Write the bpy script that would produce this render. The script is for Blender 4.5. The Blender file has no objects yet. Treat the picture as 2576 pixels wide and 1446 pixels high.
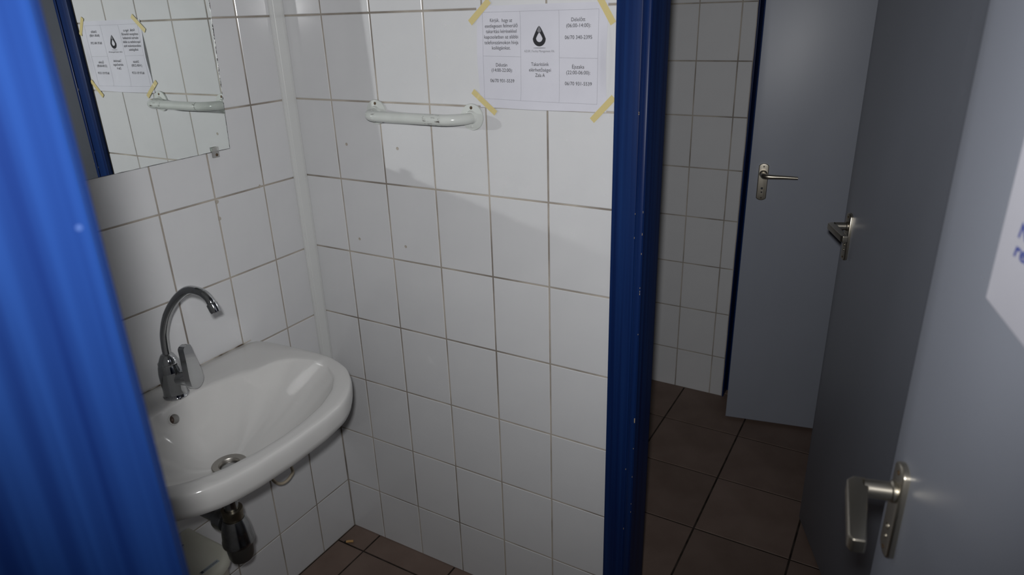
import bpy, bmesh, math, random
from mathutils import Vector, Matrix, Euler

random.seed(7)
scene = bpy.context.scene
COL = scene.collection

# ------------------------------------------------------------------ camera
R = ((0.86540879, 0.50016294, -0.0300777),     # image right
     (0.1615203, -0.33528716, -0.92816686),    # image down
     (-0.47431933, 0.79838559, -0.37094692))   # viewing direction
CAM = Vector((1.42711, -1.32135, 1.58115))
cd = bpy.data.cameras.new('camera')
cam = bpy.data.objects.new('camera', cd)
COL.objects.link(cam)
m = Matrix(((R[0][0], -R[1][0], -R[2][0], CAM.x),
            (R[0][1], -R[1][1], -R[2][1], CAM.y),
            (R[0][2], -R[1][2], -R[2][2], CAM.z),
            (0, 0, 0, 1)))
cam.matrix_world = m
cd.sensor_width = 36.0
cd.lens = 36.0 * 1740.8156 / 2576.0
cd.clip_start = 0.01
cd.dof.use_dof = True
cd.dof.focus_distance = 1.75
cd.dof.aperture_fstop = 5.3
scene.camera = cam

# ------------------------------------------------------------------ world, flash, exposure
world = bpy.data.worlds.new('world')
scene.world = world
world.use_nodes = True
world.node_tree.nodes['Background'].inputs[0].default_value = (0, 0, 0, 1)
world.node_tree.nodes['Background'].inputs[1].default_value = 0.0

FLASH = Vector((1.4150, -1.3340, 1.6360))          # the camera's own flash: the only lamp that is lit
fd = bpy.data.lights.new('camera_flash_offscreen', 'SPOT')
fd.energy = 60.0
fd.color = (1.0, 0.995, 1.0)
fd.spot_size = math.radians(108)
fd.spot_blend = 1.0
fd.shadow_soft_size = 0.018
fl = bpy.data.objects.new('camera_flash_offscreen', fd)
COL.objects.link(fl)
fl.location = FLASH
fdir = Vector(R[2]) + Vector(R[0]) * 0.00 - Vector(R[1]) * 0.21      # the reflector is tipped up a little
fl.rotation_euler = fdir.to_track_quat('-Z', 'Y').to_euler()

vs = scene.view_settings
vs.view_transform = 'Standard'
vs.look = 'None'
vs.exposure = 0.0
vs.gamma = 1.0
vs.use_curve_mapping = False
cy = scene.cycles
cy.use_denoising = True
cy.use_adaptive_sampling = False
cy.caustics_reflective = True
cy.caustics_refractive = False
cy.blur_glossy = 0.0
cy.sample_clamp_indirect = 0.0
cy.use_guiding = True
cy.use_surface_guiding = True
cy.use_volume_guiding = False
cy.guiding_training_samples = 64
cy.max_bounces = 6
cy.diffuse_bounces = 3
cy.glossy_bounces = 5

# ------------------------------------------------------------------ materials
def srgb(r, g, b):
    f = lambda c: (c / 255 / 12.92) if c / 255 <= 0.04045 else ((c / 255 + 0.055) / 1.055) ** 2.4
    return (f(r), f(g), f(b), 1.0)

def mat(name, col, rough=0.5, metal=0.0, spec=0.5, **kw):
    mt = bpy.data.materials.new(name)
    mt.use_nodes = True
    b = mt.node_tree.nodes['Principled BSDF']
    b.inputs['Base Color'].default_value = col
    b.inputs['Roughness'].default_value = rough
    b.inputs['Metallic'].default_value = metal
    b.inputs['Specular IOR Level'].default_value = spec
    for k, v in kw.items():
        b.inputs[k].default_value = v
    return mt

def nodes(mt):
    nt = mt.node_tree
    return nt, nt.nodes['Principled BSDF']

def noise_col(mt, c0, c1, scale=(20, 20, 20), lo=0.4, hi=0.6, detail=4.0, coord='Object', bump=0.0, per_object=0.0, rough_var=None):
    nt, b = nodes(mt)
    tc = nt.nodes.new('ShaderNodeTexCoord')
    mp = nt.nodes.new('ShaderNodeMapping')
    mp.inputs['Scale'].default_value = scale
    nz = nt.nodes.new('ShaderNodeTexNoise')
    nz.inputs['Scale'].default_value = 1.0
    nz.inputs['Detail'].default_value = detail
    rp = nt.nodes.new('ShaderNodeValToRGB')
    rp.color_ramp.elements[0].position = lo
    rp.color_ramp.elements[1].position = hi
    rp.color_ramp.elements[0].color = c0
    rp.color_ramp.elements[1].color = c1
    nt.links.new(tc.outputs[coord], mp.inputs['Vector'])
    nt.links.new(mp.outputs['Vector'], nz.inputs['Vector'])
    nt.links.new(nz.outputs['Fac'], rp.inputs['Fac'])
    out = rp.outputs['Color']
    if per_object:
        oi = nt.nodes.new('ShaderNodeObjectInfo')
        mr = nt.nodes.new('ShaderNodeMapRange')
        mr.inputs['To Min'].default_value = 1 - per_object
        mr.inputs['To Max'].default_value = 1 + per_object
        nt.links.new(oi.outputs['Random'], mr.inputs['Value'])
        hs = nt.nodes.new('ShaderNodeHueSaturation')
        nt.links.new(mr.outputs['Result'], hs.inputs['Value'])
        nt.links.new(out, hs.inputs['Color'])
        out = hs.outputs['Color']
    nt.links.new(out, b.inputs['Base Color'])
    if bump:
        bp = nt.nodes.new('ShaderNodeBump')
        bp.inputs['Strength'].default_value = bump
        bp.inputs['Distance'].default_value = 0.001
        nt.links.new(nz.outputs['Fac'], bp.inputs['Height'])
        nt.links.new(bp.outputs['Normal'], b.inputs['Normal'])
    if rough_var:
        mr2 = nt.nodes.new('ShaderNodeMapRange')
        mr2.inputs['To Min'].default_value = rough_var[0]
        mr2.inputs['To Max'].default_value = rough_var[1]
        nt.links.new(nz.outputs['Fac'], mr2.inputs['Value'])
        nt.links.new(mr2.outputs['Result'], b.inputs['Roughness'])
    return mt

M = {}
M['tile'] = noise_col(mat('white_glazed_tile', (0.6, 0.6, 0.6, 1), 0.13), (0.633, 0.638, 0.650, 1), (0.645, 0.650, 0.660, 1), (9, 9, 9), per_object=0.02)
M['grout'] = noise_col(mat('dirty_grout', (0.3, 0.27, 0.24, 1), 0.85, spec=0.2), (0.22, 0.195, 0.17, 1), (0.44, 0.40, 0.35, 1), (6, 6, 6), 0.36, 0.58, coord='Object')
M['plaster'] = noise_col(mat('white_plaster', (0.6, 0.6, 0.58, 1), 0.8), (0.58, 0.58, 0.57, 1), (0.64, 0.64, 0.63, 1), (6, 6, 6), bump=0.1)
M['floor_tile'] = noise_col(mat('brown_floor_tile', (0.06, 0.04, 0.03, 1), 0.55, spec=0.3), (0.160, 0.112, 0.090, 1), (0.198, 0.143, 0.118, 1), (7, 7, 7), 0.35, 0.65, 6.0, per_object=0.10, bump=0.15)
M['floor_grout'] = noise_col(mat('dark_floor_grout', (0.02, 0.015, 0.012, 1), 0.9, spec=0.1), (0.022, 0.017, 0.014, 1), (0.05, 0.04, 0.034, 1), (20, 20, 20))
M['blue'] = noise_col(mat('blue_glazed_wood', (0.02, 0.06, 0.3, 1), 0.40, spec=0.18), (0.0026, 0.0108, 0.060, 1), (0.0074, 0.0285, 0.116, 1), (75, 75, 1.1), 0.32, 0.68, 4.0, bump=0.12)
M['screw_dot'] = mat('worn_screw_dot', (0.022, 0.05, 0.15, 1), 0.7)
M['blue_chip'] = mat('bare_wood_chip', (0.35, 0.27, 0.17, 1), 0.8)
M['door'] = noise_col(mat('grey_blue_door_paint', (0.3, 0.32, 0.36, 1), 0.38, spec=0.4), (0.296, 0.318, 0.372, 1), (0.308, 0.330, 0.386, 1), (5, 5, 3), 0.35, 0.65, 3.0, rough_var=(0.36, 0.42))
M['door_edge'] = mat('door_edge_strip', (0.22, 0.235, 0.27, 1), 0.5)
M['handle'] = mat('champagne_metal', (0.54, 0.50, 0.42, 1), 0.34, 1.0)
M['hinge'] = mat('steel_hinge', (0.4, 0.4, 0.4, 1), 0.4, 1.0)
M['ceramic'] = mat('white_ceramic', (0.64, 0.635, 0.62, 1), 0.09, spec=0.5)
M['chrome'] = mat('chrome', (0.50, 0.51, 0.52, 1), 0.06, 1.0)
M['chrome_worn'] = noise_col(mat('tarnished_chrome', (0.4, 0.4, 0.4, 1), 0.2, 1.0), (0.33, 0.335, 0.335, 1), (0.44, 0.45, 0.455, 1), (25, 25, 25), rough_var=(0.14, 0.26))
M['brass_worn'] = mat('worn_brass_nut', (0.25, 0.22, 0.165, 1), 0.36, 1.0)
M['satin'] = mat('satin_steel', (0.42, 0.40, 0.37, 1), 0.42, 1.0)
M['hole_brown'] = mat('rusty_recess', (0.075, 0.05, 0.038, 1), 0.7)
M['trap_cup'] = mat('black_trap_cup', (0.035, 0.033, 0.03, 1), 0.28)
M['mirror'] = mat('mirror_silver', (0.87, 0.90, 0.88, 1), 0.0, 1.0)
M['mirror_edge'] = noise_col(mat('mirror_cut_edge', (0.2, 0.2, 0.2, 1), 0.25), (0.03, 0.03, 0.03, 1), (0.75, 0.77, 0.76, 1), (160, 160, 160), 0.45, 0.6, 2.0)
M['clip'] = mat('clear_plastic', (0.72, 0.72, 0.70, 1), 0.12, **{'Transmission Weight': 0.6, 'IOR': 1.1})
M['dark_edge'] = mat('dark_mirror_edge', (0.03, 0.03, 0.03, 1), 0.5)
M['screw'] = mat('rusty_screw', (0.10, 0.065, 0.035, 1), 0.5, 0.4)
M['white_bar'] = noise_col(mat('white_enamel', (0.6, 0.61, 0.59, 1), 0.16), (0.57, 0.595, 0.57, 1), (0.61, 0.635, 0.61, 1), (12, 12, 12))
M['smudge'] = noise_col(mat('worn_enamel', (0.6, 0.61, 0.59, 1), 0.2), (0.16, 0.15, 0.14, 1), (0.59, 0.615, 0.59, 1), (70, 160, 160), 0.34, 0.47, 6.0)
M['paper'] = noise_col(mat('white_paper', (0.62, 0.62, 0.68, 1), 0.7, spec=0.15), (0.60, 0.60, 0.66, 1), (0.63, 0.63, 0.69, 1), (8, 8, 8))
M['ink'] = mat('black_ink', (0.035, 0.035, 0.04, 1), 0.7, spec=0.1)
M['ink_grey'] = mat('grey_ink', (0.20, 0.20, 0.22, 1), 0.7, spec=0.1)
M['ink_line'] = mat('thin_grey_print_line', (0.26, 0.26, 0.30, 1), 0.7, spec=0.1)
M['ink_blue'] = mat('blue_marker_ink', (0.04, 0.07, 0.36, 1), 0.6, spec=0.1)
M['tape'] = mat('yellowed_tape', (0.62, 0.52, 0.24, 1), 0.35)
M['plug'] = mat('beige_plug', (0.42, 0.38, 0.33, 1), 0.6)
M['pvc'] = mat('white_pvc', (0.655, 0.665, 0.655, 1), 0.35)
M['cream'] = noise_col(mat('cream_plastic', (0.55, 0.54, 0.46, 1), 0.38), (0.50, 0.495, 0.42, 1), (0.545, 0.54, 0.465, 1), (7, 7, 7))
M['cream_dark'] = mat('beige_plastic', (0.47, 0.44, 0.37, 1), 0.5)
M['badge'] = mat('silver_badge', (0.36, 0.40, 0.42, 1), 0.35)
M['badge_ink'] = mat('badge_print', (0.05, 0.06, 0.07, 1), 0.5)
M['cable'] = mat('beige_cable', (0.42, 0.36, 0.27, 1), 0.5)
M['butt'] = mat('cigarette_filter', (0.50, 0.30, 0.12, 1), 0.8)
M['ash'] = mat('burnt_tobacco', (0.02, 0.017, 0.015, 1), 0.9)
M['white_grime'] = noise_col(mat('lime_sealant', (0.46, 0.40, 0.32, 1), 0.6), (0.10, 0.07, 0.045, 1), (0.50, 0.46, 0.40, 1), (30, 30, 30))

# ------------------------------------------------------------------ helpers
def link(name, mesh, parent=None, loc=None, rot=None):
    o = bpy.data.objects.new(name, mesh)
    COL.objects.link(o)
    if parent is not None:
        o.parent = parent
    if loc is not None:
        o.location = loc
    if rot is not None:
        o.rotation_euler = rot
    return o

def obj(name, bm, mt, parent=None, smooth=False, angle=40, loc=None, rot=None):
    bmesh.ops.recalc_face_normals(bm, faces=bm.faces)
    me = bpy.data.meshes.new(name)
    bm.to_mesh(me)
    bm.free()
    me.materials.append(mt)
    if smooth:
        me.shade_smooth()
        try:
            me.set_sharp_from_angle(angle=math.radians(angle))
        except Exception:
            pass
    return link(name, me, parent, loc, rot)

def tag(o, label=None, cat=None, group=None, kind=None):
    if label: o['label'] = label
    if cat: o['category'] = cat
    if group: o['group'] = group
    if kind: o['kind'] = kind
    return o

def empty(name, loc=(0, 0, 0), rot=(0, 0, 0)):
    o = bpy.data.objects.new(name, None)
    o.empty_display_size = 0.05
    COL.objects.link(o)
    o.location = loc
    o.rotation_euler = rot
    return o

def box(bm, x0, x1, y0, y1, z0, z1, bev=0.0, seg=1):
    r = bmesh.ops.create_cube(bm, size=1.0)
    for v in r['verts']:
        v.co = Vector(((x0 + x1) / 2 + v.co.x * (x1 - x0), (y0 + y1) / 2 + v.co.y * (y1 - y0), (z0 + z1) / 2 + v.co.z * (z1 - z0)))
    if bev:
        es = set()
        for v in r['verts']:
            es.update(v.link_edges)
        bmesh.ops.bevel(bm, geom=list(es), offset=bev, segments=seg, affect='EDGES', profile=0.6)
    return bm

def lathe(bm, prof, seg=40, axis_mat=None):
    rings = []
    for r, z in prof:
        if r <= 1e-6:
            rings.append([bm.verts.new((0, 0, z))])
        else:
            rings.append([bm.verts.new((r * math.cos(2 * math.pi * i / seg), r * math.sin(2 * math.pi * i / seg), z)) for i in range(seg)])
    for a, b in zip(rings, rings[1:]):
        for i in range(seg):
            j = (i + 1) % seg
            if len(a) == 1 and len(b) > 1:
                bm.faces.new((a[0], b[i], b[j]))
            elif len(b) == 1 and len(a) > 1:
                bm.faces.new((a[i], a[j], b[0]))
            elif len(a) > 1:
                bm.faces.new((a[i], a[j], b[j], b[i]))
    if axis_mat is not None:
        vs_ = [v for ring in rings for v in ring]
        bmesh.ops.transform(bm, matrix=axis_mat, verts=vs_)
    return bm

def axis_to(p, d):
    """matrix that carries +Z at the origin to direction d at point p"""
    q = Vector(d).normalized().to_track_quat('Z', 'Y')
    return Matrix.Translation(Vector(p)) @ q.to_matrix().to_4x4()

def catmull(pts, n=10):
    P = [Vector(p) for p in pts]
    P = [P[0] * 2 - P[1]] + P + [P[-1] * 2 - P[-2]]
    out = []
    for i in range(1, len(P) - 2):
        for k in range(n):
            t = k / n
            a, b, c, d = P[i - 1], P[i], P[i + 1], P[i + 2]
            out.append(0.5 * ((2 * b) + (c - a) * t + (2 * a - 5 * b + 4 * c - d) * t * t + (3 * b - a - 3 * c + d) * t ** 3))
    out.append(P[-2].copy())
    return out

def tube(bm, pts, rad, seg=18, caps=True):
    """sweep a circle along pts; rad a number or a list"""
    P = [Vector(p) for p in pts]
    n = len(P)
    rr = rad if isinstance(rad, (list, tuple)) else [rad] * n
    tang = []
    for i in range(n):
        t = (P[min(i + 1, n - 1)] - P[max(i - 1, 0)]).normalized()
        tang.append(t)
    u = tang[0].orthogonal().normalized()
    rings = []
    for i in range(n):
        u = (u - tang[i] * u.dot(tang[i])).normalized()
        v = tang[i].cross(u)
        rings.append([bm.verts.new(P[i] + (u * math.cos(2 * math.pi * k / seg) + v * math.sin(2 * math.pi * k / seg)) * rr[i]) for k in range(seg)])
    for a, b in zip(rings, rings[1:]):
        for k in range(seg):
            bm.faces.new((a[k], a[(k + 1) % seg], b[(k + 1) % seg], b[k]))
    if caps:
        bm.faces.new(rings[0][::-1])
        bm.faces.new(rings[-1])
    return bm

def prism(bm, pts2, y0, y1, plane='xz', bev=0.0, seg=2):
    """extrude a 2-D outline"""
    def mk(a, b, d):
        return {'xz': (a, d, b), 'xy': (a, b, d), 'yz': (d, a, b)}[plane]
    A = [bm.verts.new(mk(a, b, y0)) for a, b in pts2]
    B = [bm.verts.new(mk(a, b, y1)) for a, b in pts2]
    f0 = bm.faces.new(A)
    f1 = bm.faces.new(B[::-1])
    n = len(A)
    for i in range(n):
        j = (i + 1) % n
        bm.faces.new((A[i], B[i], B[j], A[j]))
    if bev:
        es = list(f0.edges) if bev > 0 else list(f1.edges)
        bmesh.ops.bevel(bm, geom=es, offset=abs(bev), segments=seg, affect='EDGES', profile=0.6)
    return bm

def round_rect(w, h, r, n=6, cx=0, cz=0):
    out = []
    for (sx, sz, a0) in ((1, 1, 0), (-1, 1, 90), (-1, -1, 180), (1, -1, 270)):
        for k in range(n + 1):
            a = math.radians(a0 + 90 * k / n)
            out.append((cx + sx * (w / 2 - r) + r * math.cos(a), cz + sz * (h / 2 - r) + r * math.sin(a)))
    return out

def cut(target, parent, p, d, r, depth, seg=24):
    """drill a real blind hole of radius r from p along d (in the parent's space)"""
    bm = bmesh.new()
    lathe(bm, [(0, -0.004), (r, -0.004), (r, depth), (0, depth)], seg, axis_to(p, d))
    c = obj('drill', bm, target.data.materials[0], parent)
    md = target.modifiers.new('drill', 'BOOLEAN')
    md.operation = 'DIFFERENCE'; md.solver = 'EXACT'; md.object = c
    bpy.context.view_layer.update()
    me = bpy.data.meshes.new_from_object(target.evaluated_get(bpy.context.evaluated_depsgraph_get()))
    target.modifiers.clear()
    target.data = me
    cm = c.data
    bpy.data.objects.remove(c); bpy.data.meshes.remove(cm)

_tile_cache = {}
def tile_mesh(w, h, mt, t=0.008, b=0.0012):
    """a wall tile: face in the local XZ plane at y = 0, looking to -Y"""
    key = (round(w, 4), round(h, 4), mt.name)
    if key in _tile_cache:
        return _tile_cache[key]
    bm = bmesh.new()
    def ring(ins, y):
        return [bm.verts.new((x, y, z)) for x, z in ((ins, ins), (w - ins, ins), (w - ins, h - ins), (ins, h - ins))]
    r0, r1, r2 = ring(b, 0), ring(0, b * 0.8), ring(0, t)
    bm.faces.new(r0)
    for a, c in ((r0, r1), (r1, r2)):
        for i in range(4):
            j = (i + 1) % 4
            bm.faces.new((a[i], a[j], c[j], c[i]))
    bm.faces.new(r2[::-1])
    bmesh.ops.recalc_face_normals(bm, faces=bm.faces)
    me = bpy.data.meshes.new('tile')
    bm.to_mesh(me)
    bm.free()
    me.materials.append(mt)
    _tile_cache[key] = me
    return me

PITCH, PH, Z0 = 0.153, 0.2006, 1.587       # tile pitch across, tile pitch up, height of one joint
GAP = 0.0042
ROWS = [0.0] + [Z0 - k * PH for k in range(7, -4, -1)]      # joints from floor up to 2.19 m
TILE_TOP = ROWS[-1]

def tile_wall(parent, xs, place, rng=random.Random(3)):
    """xs: joint positions along the wall; place(u, z) -> (location, rotation)"""
    for u0, u1 in zip(xs, xs[1:]):
        for z0, z1 in zip(ROWS, ROWS[1:]):
            g0 = 0.0008 if z0 == 0 else GAP / 2
            w, h = (u1 - u0) - GAP, (z1 - z0) - GAP / 2 - g0
            if w < 0.01:
                continue
            loc, rot = place(u0 + GAP / 2 + rng.uniform(-3e-4, 3e-4), z0 + g0)
            tilt = (rng.uniform(-1, 1) * 0.0012, 0, rng.uniform(-1, 1) * 0.0012)
            link('tile', tile_mesh(w, h, M['tile']), parent, loc, (rot[0] + tilt[0], rot[1], rot[2] + tilt[2]))

REC = 0.0016       # how far the joints lie behind the tile faces
H = 2.60           # ceiling
XR = 1.98          # right wall
YF, YF2 = -1.146, -1.26      # entrance wall, inner and outer face
YB2 = 0.095        # rear face of the wall with the notice
YFAR = 1.378       # far wall
OP0, OP1 = 0.945, 1.600     # opening in the wall with the notice
FP0, FP1 = 0.8660, 1.640     # opening in the far wall
EP0, EP1 = 1.030, 1.660     # entrance opening
HEAD = 2.05

# ------------------------------------------------------------------ setting: floor, walls, ceiling
bm = bmesh.new(); box(bm, -0.12, XR + 0.1, -2.2, YFAR + 0.9, -0.12, -0.0022)
floor = tag(obj('floor', bm, M['floor_grout']), 'brown square floor tiles with dark joints running through both rooms', 'floor', kind='structure')
fx = [0.108 + 0.2960 * k for k in range(-1, 7)]
fy = [-0.080 + 0.2965 * k for k in range(-4, 6)]
fxs = [-0.0] + [v for v in fx if 0.02 < v < XR] + [XR]
fys = [-1.24] + [v for v in fy if v > -1.20] + [YFAR + 0.1]
fcache = {}
rg = random.Random(11)
for x0, x1 in zip(fxs, fxs[1:]):
    for y0, y1 in zip(fys, fys[1:]):
        g = 0.0055
        w, d = x1 - x0 - g, y1 - y0 - g
        k = (round(w, 3), round(d, 3))
        if k not in fcache:
            bm = bmesh.new(); box(bm, -w / 2, w / 2, -d / 2, d / 2, -0.012, 0.0)
            es = [e for e in bm.edges if all(abs(v.co.z) < 1e-6 for v in e.verts)]
            bmesh.ops.bevel(bm, geom=es, offset=0.0012, segments=1, affect='EDGES')
            me = bpy.data.meshes.new('floor_tile'); bm.to_mesh(me); bm.free(); me.materials.append(M['floor_tile'])
            fcache[k] = me
        link('floor_tile', fcache[k], floor, ((x0 + x1) / 2, (y0 + y1) / 2, rg.uniform(-2.5e-4, 0)))

# left wall (mirror and basin hang on it)
bm = bmesh.new(); box(bm, -0.12, -REC, YF2, YFAR + 0.1, -0.1, TILE_TOP)
wall_left = tag(obj('wall_left', bm, M['grout']), 'white tiled wall that carries the mirror and the washbasin', 'wall', kind='structure')
bm = bmesh.new(); box(bm, -0.12, 0.0, YF2, YFAR + 0.1, TILE_TOP, H)
obj('plaster', bm, M['plaster'], wall_left)
LP = 0.1474
ly = [0.0, -0.1402] + [-0.1402 - LP * k for k in range(1, 7)]
ly = sorted([v for v in ly if v > YF] + [YF])
tile_wall(wall_left, ly, lambda u, z: ((0.0, u, z), (0, 0, math.pi / 2)))
tile_wall(wall_left, [YB2 + 0.002] + [YB2 + 0.06 + PITCH * k for k in range(0, 9) if YB2 + 0.06 + PITCH * k < YFAR - 0.02] + [YFAR], lambda u, z: ((0.0, u, z), (0, 0, math.pi / 2)))

# back wall with the notice, grab bar and the doorway
bm = bmesh.new()
box(bm, -0.12, OP0, REC, YB2, -0.1, TILE_TOP)
wall_back = tag(obj('wall_back', bm, M['grout']), 'white tiled wall with grab bar and notice beside the blue doorway', 'wall', kind='structure')
bm = bmesh.new()
box(bm, -0.12, OP0, 0, YB2, TILE_TOP, H)
box(bm, OP0, OP1, 0, YB2, HEAD, H)
box(bm, OP1, XR + 0.1, 0, YB2, -0.1, H)
obj('plaster', bm, M['plaster'], wall_back)
bx = [0.0] + [0.1298 + PITCH * k for k in range(0, 5)] + [0.8945]
tile_wall(wall_back, bx, lambda u, z: ((u, 0.0, z), (0, 0, 0)))

# far wall, with the cubicle door
bm = bmesh.new(); box(bm, -0.12, FP0, YFAR + REC, YFAR + 0.1, -0.1, TILE_TOP)
wall_far = tag(obj('wall_far', bm, M['grout']), 'white tiled wall of the dim room behind the blue doorway', 'wall', kind='structure')
bm = bmesh.new()
box(bm, -0.12, FP0, YFAR, YFAR + 0.1, TILE_TOP, H)
box(bm, FP0, FP1, YFAR, YFAR + 0.1, HEAD, H)
box(bm, FP1, XR + 0.1, YFAR, YFAR + 0.1, -0.1, H)
obj('plaster', bm, M['plaster'], wall_far)
fxw = [0.657 + PITCH * k for k in range(-4, 2)] + [0.8640]
tile_wall(wall_far, fxw, lambda u, z: ((u, YFAR, z), (0, 0, 0)))
bm = bmesh.new(); box(bm, FP0 - 0.3, FP1 + 0.3, YFAR + 0.85, YFAR + 0.9, -0.1, H)
tag(obj('wall_cubicle', bm, M['plaster']), 'plain rear wall inside the cubicle behind the ajar door', 'wall', kind='structure')

# right wall, entrance wall, ceiling
bm = bmesh.new(); box(bm, XR, XR + 0.1, YF2, YFAR + 0.9, -0.1, H)
tag(obj('wall_right', bm, M['plaster']), 'plain white wall behind the opened grey doors', 'wall', kind='structure')
bm = bmesh.new()
box(bm, -0.12, EP0, YF2, YF, -0.1, H)
box(bm, EP1, XR + 0.1, YF2, YF, -0.1, H)
box(bm, EP0, EP1, YF2, YF, HEAD, H)
tag(obj('wall_front', bm, M['plaster']), 'plain white wall around the blue entrance frame', 'wall', kind='structure')
bm = bmesh.new(); box(bm, -0.12, XR + 0.1, YF2, YFAR + 0.9, H, H + 0.1)
tag(obj('ceiling', bm, M['plaster']), 'plain white ceiling over both rooms', 'ceiling', kind='structure')

# plugged drill holes and chipped tile corners
for x, z in ((0.165, 1.278), (0.330, 1.278), (0.172, 1.026), (0.328, 1.026)):
    bm = bmesh.new()
    lathe(bm, [(0, -0.001), (0.0034, -0.001), (0.0040, 0.0004), (0.0036, 0.0009), (0.0026, 0.0002), (0, 0.0002)], 16, axis_to((x, 0, z), (0, -1, 0)))
    obj('wall_plug', bm, M['plug'], wall_back, True)
for (y, z, s) in ((-0.1545, 1.1880, 0.0042), (-0.2850, 1.1785, 0.0050), (-0.2870, 1.1380, 0.0048)):
    bm = bmesh.new()
    n = 9
    pts = [(y + s * random.uniform(0.6, 1.1) * math.cos(2 * math.pi * k / n), z + s * 1.3 * random.uniform(0.6, 1.1) * math.sin(2 * math.pi * k / n)) for k in range(n)]
    prism(bm, pts, -0.001, 0.0006, 'yz')
    obj('filled_chip', bm, M['plug'], wall_left)

# ------------------------------------------------------------------ blue door frames
def frame(name, label, x0, x1, yfront, yback, side, both=True, head=HEAD):
    """timber lining and architrave around an opening x0..x1; the architrave lies on the face y = yfront.
    side = -1 when the architrave looks to -Y, +1 when it looks to +Y"""
    t = tag(empty(name, ((x0 + x1) / 2, yfront, 0)), label, 'door frame', kind='structure')
    o = Vector(((x0 + x1) / 2, yfront, 0))
    s = side
    def put(nm, a, b, c, d, e, f, bev=0.003, seg=2, mt='blue'):
        bm = bmesh.new()
        box(bm, min(a, b) - o.x, max(a, b) - o.x, min(c, d) - o.y, max(c, d) - o.y, e, f, bev, seg)
        return obj(nm, bm, M[mt], t, True, 50)
    for sx, xe in ((1, x0), (-1, x1)):
        put('lining', xe, xe + sx * 0.020, yfront + s * 0.012, yback, 0, head - 0.02, 0.004, 3)
        put('architrave', xe - sx * 0.050, xe + sx * 0.003, yfront, yfront + s * 0.015, 0, head + 0.05, 0.0025, 2)
        put('joint_bead', xe + sx * 0.006, xe + sx * 0.0195, yfront + s * 0.0125, yfront + s * 0.0155, 0, head - 0.02, 0.001, 1)
    put('head_lining', x0, x1, yfront + s * 0.012, yback, head - 0.02, head, 0.003)
    put('head_architrave', x0 + 0.003, x1 - 0.003, yfront, yfront + s * 0.015, head - 0.003, head + 0.05, 0.0025)
    return t

tr1 = frame('trim_1', 'dark blue wooden frame around the open doorway beside the notice', 0.947, 1.600, 0.0, YB2, -1)
rg = random.Random(5)
for k in range(18):                                   # chipped paint along the arrises
    z = rg.uniform(0.15, 1.75)
    xx, yy = rg.choice(((0.9495, -0.0146), (0.9664, -0.0150), (0.9664, -0.0150)))
    bm = bmesh.new(); s = rg.uniform(0.0003, 0.0006)
    box(bm, -s, s, -0.0008, 0.0006, -rg.uniform(0.0006, 0.003), rg.uniform(0.0006, 0.003), 0.0001)
    obj('paint_chip', bm, M['blue_chip'], tr1, loc=(xx - (0.947 + 1.6) / 2, yy, z))
bm = bmesh.new(); box(bm, -0.0010, 0.0012, -0.0008, 0.0006, -0.006, 0.006, 0.0003)
obj('paint_chip', bm, M['blue_chip'], tr1, loc=(0.9664 - (0.947 + 1.6) / 2, -0.015, 0.700))

tr2 = tag(empty('trim_2', (1.257, YFAR, 0)), 'dark blue frame of the ajar cubicle door in the far wall', 'door frame', kind='structure')
for a, b, e, f, nm in ((0.8655, 0.8715, 0, HEAD, 'lining'), (1.6250, 1.6410, 0, HEAD, 'lining'), (0.8655, 1.6410, HEAD - 0.016, HEAD + 0.002, 'head_lining')):
    bm = bmesh.new(); box(bm, a - 1.257, b - 1.257, -0.003, 0.1, e, f, 0.0015, 2)
    obj(nm, bm, M['blue'], tr2, True, 50)
bm = bmesh.new(); box(bm, 0.8715 - 1.257, 0.8835 - 1.257, 0.062, 0.1, 0, HEAD - 0.016, 0.0015, 2)
obj('door_stop', bm, M['blue'], tr2, True, 50)

# entrance frame, right beside the camera
t3 = tag(empty('trim_3', (1.32, YF, 0)), 'bright blue grained wooden jamb of the entrance, close and out of focus', 'door frame', kind='structure')
def put3(nm, a, b, c, d, e, f, bev, seg, mt='blue'):
    bm = bmesh.new(); box(bm, a - 1.32, b - 1.32, c - YF, d - YF, e, f, bev, seg)
    return obj(nm, bm, M[mt], t3, True, 50)
for sx, xe in ((1, 1.047), (-1, 1.645)):
    a, b = (EP0, xe + 0.02) if sx > 0 else (xe - 0.02, EP1)
    put3('lining', a, b, YF2 - 0.10, YF + 0.013, 0, HEAD - 0.02, 0.005, 3)
    a, b = (xe - 0.05, xe + 0.014) if sx > 0 else (xe - 0.014, xe + 0.05)
    put3('architrave', a, b, YF, YF + 0.020, 0, HEAD + 0.05, 0.008, 4)
put3('head_lining', EP0, EP1, YF2 - 0.10, YF + 0.013, HEAD - 0.02, HEAD, 0.004, 2)
bm = bmesh.new(); lathe(bm, [(0, 0.0006), (0.0012, 0.0005), (0.0016, -0.0005)], 14, axis_to((1.0672 - 1.32, -1.1415 - YF, 1.486), (1, 0, 0)))
obj('screw_head', bm, M['screw_dot'], t3, True)

# ------------------------------------------------------------------ white trunking in the corner
bm = bmesh.new()
box(bm, 0.0002, 0.009, -0.0415, -0.0006, 0.55, 2.59, 0.0012, 2)
tr4 = tag(obj('trim_4', bm, M['pvc'], None, True), 'narrow white plastic trunking running up the tiled corner', 'trunking', kind='structure')
bm = bmesh.new(); box(bm, 0.0086, 0.0098, -0.0335, -0.0085, 0.55, 2.59, 0.0005, 1)
obj('lid', bm, M['pvc'], tr4)

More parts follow.
